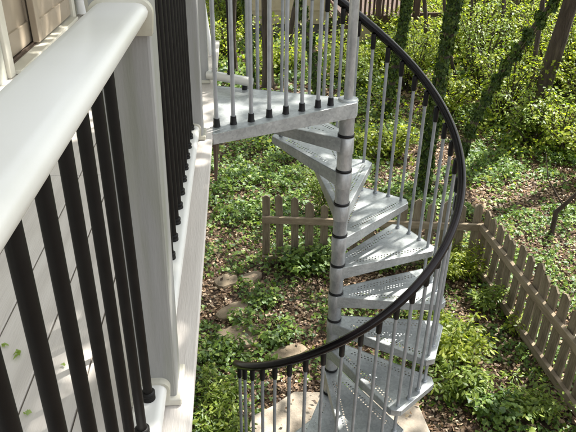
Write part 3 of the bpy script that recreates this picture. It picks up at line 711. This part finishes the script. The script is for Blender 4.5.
# (u,v base, height, radius)
back = [(562, 150, 1.0, .8), (530, 140, .9, .7), (575, 105, 1.8, 1.1), (550, 95, 1.6, 1.0), (505, 120, 1.3, .8), (480, 95, 1.8, .9), (520, 75, 1.8, 1.1), (560, 60, 2.0, 1.3), (470, 60, 1.8, 1.0),
        (495, 45, 2.0, 1.2), (535, 40, 2.2, 1.3), (575, 30, 2.4, 1.5), (410, 90, 1.2, .7), (405, 75, .9, .8), (432, 62, 1.1, .8), (375, 70, .6, .5), (470, 20, 2.2, 1.5), (510, 12, 2.2, 1.5), (550, 8, 2.4, 1.5),
        (392, 46, .8, .7), (440, 38, 1.2, .9), (358, 95, .7, .5), (340, 82, .7, .5), (222, 60, 1.0, .8), (285, 75, .5, .5), (232, 30, 1.5, 1.1), (445, 115, .8, .5), (600, 130, 1.6, 1.0), (620, 90, 2.0, 1.2), (640, 50, 2.4, 1.5), (600, 190, .9, .7), (395, 150, .5, .4), (360, 150, .45, .4)]
where = ['right of the dark bare trunk', 'below the dark bare trunk', 'at the right edge of the wood', 'beside the dark bare trunk', 'between leaning ivy trunk and bare trunk', 'left of the leaning ivy trunk',
         'behind the leaning ivy trunk', 'behind the bare trunk', 'between big ivy trunk and leaning one', 'far behind the leaning ivy trunk', 'far behind the crossing trunks', 'in the top right corner of the wood', 'beside second ivy trunk', 'in front of the red deck',
         'just right of the second ivy trunk', 'under the handrail by the newel tube', 'far behind the big ivy trunk', 'at the top among thin saplings', 'at the top behind the bare trunk', 'in front of the red deck railing', 'beside the big ivy trunk at the top',
         'low, seen between stair balusters', 'low, beside the newel tube', 'behind the first landing balusters', 'in front of the tan wall', 'far behind the first landing balusters', 'at the foot of the big ivy trunk', 'beyond the right edge of the wood', 'far beyond the right edge', 'farthest beyond the right edge', 'beyond the right fence', 'low behind the upper treads', 'low between newel tube and treads']
for i, (u, v, h, rd) in enumerate(back):
    c = G(u, v); dist = c[1]
    kd = [0, 1, 0, 2][i % 4]; n_st = int(20 + 16 * rd); per = int(30 + 20 * rd); ls = .045 + .0023 * dist
    plant('understory_shrub', c[0], c[1], h, rd, n_st, per, ls, M['bright'] if kd != 1 else M['shrub'], kinds[kd] + ' ' + where[i], 'shrub', 'understory shrubs in the wood', stemr=.009, mat_stem='bark', tmpl=T_QUAD, droop=.35)

# ------------------------------------------------------------------ trees
def tree(px, Y, rad, label, ivy=0, name='tree', top=None, crown=None, nleaf=6000, base=None, limbs=4, csize=.13, cmat='shrub', abs_crown=None):
    """px: pixel track of the trunk from base to top, Y: depth at base and top; crown: (dx,dy,z,rx,ry,rz)"""
    n = len(px); P = []
    for i, (u, v) in enumerate(px):
        t = i / (n - 1); P.append(AY(u, v, Y[0] + (Y[1] - Y[0]) * t))
    b0 = P[0]; zb = float(gz(b0[0], b0[1])); P[0] = np.array([b0[0], b0[1], zb - .1])
    dirn = P[-1] - P[-2]; dirn = dirn / np.linalg.norm(dirn)
    topz = top or 8.5
    cur = P[-1].copy()
    while cur[2] < topz:
        dirn = dirn * .8 + np.array([random.uniform(-.08, .08), random.uniform(-.08, .08), .3]); dirn /= np.linalg.norm(dirn)
        cur = cur + dirn * .9; P.append(cur.copy())
    # resample
    PP = [P[0]]
    for i in range(1, len(P)):
        m_ = max(2, int(np.linalg.norm(P[i] - P[i-1]) / .22))
        for j in range(1, m_ + 1): PP.append(P[i-1] + (P[i] - P[i-1]) * j / m_)
    P = np.array(PP)
    for _ in range(4): P[1:-1] = (P[:-2] + 2 * P[1:-1] + P[2:]) / 4
    H = P[:, 2] - P[0, 2]; Ht = H[-1]
    rr = rad * (1 - .55 * H / Ht) * (1 + .35 * np.exp(-np.clip(H, 0, 9) / .25)) * (1 + .06 * np.sin(H * 5 + random.random() * 6))
    root = empty(name, (P[0][0], P[0][1], zb), label=label, cat='tree')
    O = np.array([P[0][0], P[0][1], zb]); Q = P - O
    mb = MB()
    nseg_ = 14; vs = []; off = rng.uniform(0, 9)
    for i in range(len(Q)):
        for k in range(nseg_):
            a = 2*math.pi*k/nseg_; f_ = 1 + .10 * math.sin(3*a + off + H[i]*.8) + .05 * math.sin(7*a + H[i]*2)
            vs.append((Q[i][0] + rr[i]*f_*math.cos(a), Q[i][1] + rr[i]*f_*math.sin(a), Q[i][2]))
    mb.add(vs, [(i*nseg_+k, i*nseg_+(k+1) % nseg_, (i+1)*nseg_+(k+1) % nseg_, (i+1)*nseg_+k) for i in range(len(Q)-1) for k in range(nseg_)], 0, True)
    ends = []
    for j in range(limbs):
        i = int(len(Q) * random.uniform(.62, .93)); a = random.uniform(0, 2*math.pi); L = random.uniform(1.2, 2.6)
        e = Q[i] + np.array([math.cos(a)*L, math.sin(a)*L, L*.6]); m_ = (Q[i] + e)/2 + np.array([0, 0, -.1])
        mb.tube([Q[i], m_, e], [rr[i]*.5, rr[i]*.32, rr[i]*.12], 8); ends.append(e)
    ends.append(Q[-1])
    mb.build('trunk', M['bark'], root)
    if ivy:
        hmax = ivy; sel = np.where(H < hmax)[0]; cnt = int(9000 * min(hmax, 6) / 4 * (rad / .15) ** .6)
        ii = rng.integers(0, len(sel), cnt); a = rng.uniform(0, 2*np.pi, cnt); zi = rng.uniform(-.11, .11, cnt)
        bulge = 1 + .5 * (fbm(a * 1.3 + off, H[ii] * 2.2) - .3)
        ro = rr[ii] * bulge + rng.uniform(.0, .03, cnt)
        Pn = np.stack([np.cos(a), np.sin(a), np.zeros(cnt)], 1)
        Pv = Q[ii] + Pn * ro[:, None]; Pv[:, 2] += zi
        nn = Pn + rng.normal(size=(cnt, 3)) * .4; nn[:, 2] += .35
        mv = MB()
        for q_ in range(5):
            a0_ = random.uniform(0, 6.28); tp = []
            for i_ in range(0, len(sel), 2):
                a_ = a0_ + .5 * math.sin(H[i_] * 1.3 + q_); tp.append((Q[i_][0] + rr[i_]*1.07*math.cos(a_), Q[i_][1] + rr[i_]*1.07*math.sin(a_), Q[i_][2]))
            if len(tp) > 3: mv.tube(tp, .009, 5)
        mv.build('vine_stems', M['stem'], root)
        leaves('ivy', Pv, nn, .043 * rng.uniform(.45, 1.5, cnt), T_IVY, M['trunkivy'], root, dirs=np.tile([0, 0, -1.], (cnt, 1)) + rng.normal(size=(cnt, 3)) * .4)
    if crown is not None:
        cxr, cyr, czr, rx, ry, rz = crown; nleaf = int(nleaf * (.36 if nleaf < 9000 else .62)); nc = int(20 * rx); C = np.array([Q[-1][0] + cxr, Q[-1][1] + cyr, czr - zb]) if abs_crown is None else np.array(abs_crown) - O
        cl = rng.normal(size=(nc, 3)); cl /= np.linalg.norm(cl, axis=1, keepdims=True); cl *= rng.random((nc, 1)) ** .4 * np.array([rx, ry, rz]); cl += C
        ci = rng.integers(0, nc, nleaf); rad_c = rng.uniform(.35, .85, nc)
        Pl = cl[ci] + rng.normal(size=(nleaf, 3)) * rad_c[ci][:, None] * np.array([.6, .6, .35])
        nn = rng.normal(size=(nleaf, 3)) * .6; nn[:, 2] += 1
        leaves('crown', Pl, nn, csize * rng.uniform(.6, 1.3, nleaf), T_QUAD, M[cmat], root)
    return root
tree([(422, 190), (430, 140), (438, 90), (447, 42), (455, 0)], (7.4, 7.2), .066, 'big ivy wrapped trunk right behind the curve of the handrail', ivy=5.2, crown=(.6, -.2, 8.6, 2.6, 2.4, 1.5), nleaf=5200)
tree([(459, 158), (470, 128), (487, 94), (505, 69), (526, 37), (556, 2)], (8.6, 8.3), .054, 'ivy covered trunk leaning strongly to the right', ivy=4.6, crown=(.5, .2, 8.8, 2.4, 2.4, 1.4), nleaf=2000)
tree([(533, 124), (545, 80), (558, 40), (571, 0)], (9.8, 9.5), .135, 'bare dark brown trunk leaning to the right in front of the bright shrubs', crown=(-.6, -.6, 9.5, 3.0, 3.0, 1.7), nleaf=6000)
tree([(384, 114), (390, 90), (397, 55), (405, 25), (408, 0)], (10.4, 10.2), .07, 'second ivy trunk, thinner, between the newel tube and the big ivy trunk', ivy=4.6, crown=(0, 0, 8.6, 2.2, 2.2, 1.4), nleaf=3600)
tree([(252, 100), (250, 60), (248, 20), (246, 0)], (11.0, 11.0), .05, 'ivy wrapped trunk seen between the third and fourth landing balusters', ivy=4.0, crown=(0, 1, 9, 2.2, 2.2, 1.4), nleaf=3000)
tree([(268, 92), (267, 50), (266, 0)], (11.6, 11.6), .10, 'mossy bare trunk beside the ivy wrapped one behind the landing balusters', crown=(1, 1, 9, 2, 2, 1.2), nleaf=2400)
tree([(322, 95), (314, 60), (306, 25), (300, 0)], (10.8, 11.2), .065, 'slim ivy trunk leaning left in front of the tan wall', ivy=3.0, crown=(0, 1, 9, 2, 2, 1.2), nleaf=2400)
tree([(505, 60), (508, 30), (514, 0)], (13.5, 13.5), .10, 'slim dark trunk standing between the ivy trunks in the distance', crown=(0, 0, 9, 2, 2, 1.2), nleaf=2400)
tree([(536, 60), (541, 30), (546, 0)], (14.5, 14.5), .09, 'slim distant trunk crossing behind the leaning ivy trunk top', crown=(0, 0, 9, 2, 2, 1.2), nleaf=2400)
tree([(484, 40), (489, 15), (492, 0)], (16.5, 16.5), .12, 'faint distant trunk between big ivy trunk and leaning one', crown=(0, 0, 9, 2, 2, 1.2), nleaf=2400)
tree([(288, 42), (292, 20), (297, 0)], (14.5, 14.5), .06, 'thin sapling leaning against the tan wall', crown=(0, 0, 8, 1.4, 1.4, 1), nleaf=900, top=7, limbs=2)
tree([(460, 110), (455, 80), (447, 40)], (11.5, 11.7), .035, 'thin crooked sapling just right of the big ivy trunk', crown=(0, 0, 6.4, 1, 1, .8), nleaf=500, top=5.5, limbs=2)
tree([(527, 130), (531, 90), (534, 60)], (9.9, 10.1), .045, 'thin sapling immediately left of the bare dark trunk', crown=(0, 0, 6.8, 1, 1, .8), nleaf=500, top=5.8, limbs=2)
for px_, y_, r_, lab_ in [([(503, 78), (499, 52), (505, 22), (503, 0)], (12.2, 12.4), .05, 'crooked thin trunk rising just left of the leaning ivy trunk middle'),
                          ([(474, 52), (478, 25), (476, 0)], (15.2, 15.2), .06, 'thin grey trunk far off between the big ivy trunk and the faint distant one'),
                          ([(566, 96), (560, 60), (569, 30), (566, 0)], (11.4, 11.2), .04, 'thin wavy sapling immediately right of the bare dark trunk'),
                          ([(424, 60), (428, 30), (424, 0)], (13.6, 13.6), .05, 'thin trunk standing between the two upright ivy trunks'),
                          ([(462, 88), (468, 60), (470, 30)], (12.6, 12.6), .03, 'spindly sapling leaning slightly right of the big ivy trunk'),
                          ([(236, 70), (232, 35), (234, 0)], (12.5, 12.5), .06, 'bare trunk seen just right of the second black guard baluster')]:
    tree(px_, y_, r_, lab_, crown=(0, 0, 8.2, 1.2, 1.2, .9), nleaf=500, top=7, limbs=3)
# trees beside the frame; the second is added to shade deck, rail and wall
tree([(640, 150), (646, 60), (650, 0)], (8.2, 8.2), .15, 'tall leafy tree standing beyond the right fence', crown=(-1.2, -.8, 8.4, 3.0, 2.8, 1.5), nleaf=1300)
tree([(760, 330), (765, 200), (760, 100), (740, 0)], (4.9, 4.6), .14, 'unseen leafy tree added beyond the right fence to shade the deck', crown=(-1.4, .2, 8.6, 3.1, 3.7, 1.0), nleaf=31000, csize=.15, abs_crown=(1.9, 3.9, 8.6), limbs=6)
# bent dark sapling at the right
mb = MB(); c = G(551, 236)
trk = [AY(551, 236, c[1]), AY(554, 222, c[1]), AY(556, 212, c[1] + .02), AY(563, 206, c[1]), AY(571, 199, c[1] - .05), AY(582, 188, c[1] - .1)]
trk = [t_ - np.array([c[0], c[1], 0]) for t_ in trk]; trk[0][2] = -.05
mb.tube(trk, [.034, .03, .03, .026, .022, .014], 8)
rt = empty('bent_sapling', (c[0], c[1], 0), label='bare bent dark sapling beyond the right fence', cat='sapling'); mb.build('trunk', M['bark'], rt)
mb = MB(); mb.tube([trk[3], trk[3] + np.array([-.2, .1, .3]), trk[3] + np.array([-.25, .2, .6])], [.010, .007, .004], 6); mb.build('branch', M['bark'], rt)

# ------------------------------------------------------------------ neighbour's house and deck
nh = empty('neighbor_house', (1.6, 16.5, 0), label='tan stucco house wall with dark base far behind the landing balusters', cat='house')
mb = MB(); mb.box((-1.3, 0, .28), (.75, 6, 5.5)); mb.build('wall', M['tan'], nh)
mb = MB(); mb.box((-1.28, .02, -.5), (.73, 5.9, .28)); mb.build('foundation', M['foundation'], nh)
mb = MB(); mb.box((-1.32, -.02, .62), (.77, .0, .655)); mb.build('band_trim', M['tan'], nh)
mb = MB(); mb.add([(-1.6, -.4, 5.5), (1.0, -.4, 5.5), (1.0, 6.4, 5.5), (-1.6, 6.4, 5.5), (-1.6, 3, 7.3), (1.0, 3, 7.3)], [(0, 1, 5, 4), (2, 3, 4, 5), (0, 4, 3), (1, 2, 5), (0, 3, 2, 1)]); mb.build('roof', M['foundation'], nh)
nd = empty('neighbor_deck', (4.2, 15.5, 0), label='red brown wooden deck with picket railing far behind the handrail', cat='deck')
mb = MB(); mb.box((-1.6, 0, .60), (.3, 3, .68)); mb.box((-1.6, -.04, .52), (.3, 0, .70)); mb.build('floor', M['redwood'], nd)
for x in (-1.55, -.75, .2, 1.0, 1.9): mb = MB(); mb.box((x - .06, -.13, -.3), (x + .06, -.041, 1.75)); mb.build('post', M['redwood'], nd)
for z in (1.60,): mb = MB(); mb.box((-1.6, -.040, z), (.3, .05, z + .08)); mb.build('top_rail', M['redwood'], nd)
for z in (.66, .24): mb = MB(); mb.box((.31, -.040, z), (1.95, .03, z + .10)); mb.build('stair_rail', M['redwood'], nd)
for i in range(17): mb = MB(); mb.box((-1.53 + i * .11, -.035, .702), (-1.48 + i * .11, -.003, 1.598)); mb.build('picket', M['redwood'], nd)
mb = MB(); mb.box((-1.6, 1.2, -.3), (-.72, 1.25, .51)); mb.box((-.3, 1.2, -.3), (1.9, 1.25, .25)); mb.build('skirt', M['foundation'], nd)
mb = MB(); mb.box((-1.2, -.02, .06), (-.85, .02, .5)); mb.box((-1.2, -.02, .02), (-.3, .02, .06)); mb.build('bright_opening', M['tan'], nd)  # tan boxes stand in for light in the opening under the deck

# low herb layer between the trees
n_ = 95000; x = rng.uniform(-2, 16, n_); y = rng.uniform(7.5, 23, n_)
uv = proj(np.stack([x, y, np.zeros(n_)], 1)); dens = np.clip((fbm(x * .9 + 3, y * .9) - .42) * 3.2 + np.clip((uv[:, 0] - 430) / 260, -.4, .5) + np.clip((130 - uv[:, 1]) / 200, -.6, .4), 0, 1)
dens *= 1 - .8 * ((uv[:, 0] > 265) & (uv[:, 0] < 440) & (uv[:, 1] < 45) & (uv[:, 1] > 0))
k = rng.random(n_) < dens; x, y = x[k], y[k]; n_ = len(x)
z = gz(x, y) + .05 + rng.random(n_) ** 1.3 * (.25 + .5 * fbm(x * .7, y * .7)) * np.clip((y - 6) / 5, .3, 1.4)
nn = rng.normal(size=(n_, 3)) * .6; nn[:, 2] += 1; nn[:, 1] -= .3
o = leaves('woodland_undergrowth', np.stack([x, y, z], 1), nn, (.04 + .0028 * y) * rng.uniform(.6, 1.3, n_), T_QUAD, M['bright']); tag(o, 'low bright green undergrowth between the trees', 'undergrowth', kind='stuff')
# far wood beyond everything
n_ = 26000; x = rng.uniform(-14, 34, n_); y = rng.uniform(23, 34, n_); z = rng.random(n_) ** 1.2 * 6
nn = rng.normal(size=(n_, 3)); nn[:, 1] -= 1
o = leaves('far_woodland', np.stack([x, y, z], 1), nn, .3 * rng.uniform(.6, 1.4, n_), T_QUAD, M['bright']); tag(o, 'sunlit far woodland foliage behind the houses', 'woodland', kind='stuff')

# ------------------------------------------------------------------ camera
cam = bpy.data.cameras.new('camera'); co = bpy.data.objects.new('camera', cam); COL.objects.link(co)
cam.sensor_width = 36; cam.lens = FX / 576 * 36; cam.clip_start = .02; cam.clip_end = 500
mw = Matrix(((*R[0], 0), (*R[1], 0), (*R[2], CAMZ), (0, 0, 0, 1))); co.matrix_world = mw
scene.camera = co

# ------------------------------------------------------------------ light
SAZ = math.atan2(.62, .78); SEL = math.radians(57)
sd = Vector((math.cos(SAZ) * math.cos(SEL), math.sin(SAZ) * math.cos(SEL), math.sin(SEL)))
w = bpy.data.worlds.new('World'); scene.world = w; w.use_nodes = True; nt = w.node_tree; nt.nodes.clear()
sky = nt.nodes.new('ShaderNodeTexSky'); sky.sky_type = 'NISHITA'; sky.sun_disc = False; sky.sun_elevation = SEL; sky.sun_rotation = math.pi/2 - SAZ
sky.air_density = 1.0; sky.dust_density = 1.5
bg = nt.nodes.new('ShaderNodeBackground'); bg.inputs['Strength'].default_value = .15; wo = nt.nodes.new('ShaderNodeOutputWorld')
hsv = nt.nodes.new('ShaderNodeHueSaturation'); hsv.inputs['Saturation'].default_value = .3; nt.links.new(sky.outputs[0], hsv.inputs['Color'])
tint = nt.nodes.new('ShaderNodeMix'); tint.data_type = 'RGBA'; tint.blend_type = 'MULTIPLY'; tint.inputs['Factor'].default_value = 1; tint.inputs['B'].default_value = (1.01, 1.0, .965, 1)
nt.links.new(hsv.outputs[0], tint.inputs['A']); nt.links.new(tint.outputs['Result'], bg.inputs[0]); nt.links.new(bg.outputs[0], wo.inputs[0])
sun = bpy.data.lights.new('sun', 'SUN'); sun.energy = 4.8; sun.angle = math.radians(.53); sun.color = (1, .96, .88)
so = bpy.data.objects.new('sun', sun); COL.objects.link(so); so.rotation_euler = (-sd).to_track_quat('-Z', 'Y').to_euler(); so.location = (6, 6, 14)
scene.render.engine = 'CYCLES'
scene.cycles.max_bounces = 8; scene.cycles.diffuse_bounces = 4; scene.cycles.transparent_max_bounces = 12
scene.cycles.use_denoising = True
scene.view_settings.view_transform = 'Standard'; scene.view_settings.look = 'None'; scene.view_settings.gamma = 1
scene.view_settings.exposure = 1.6
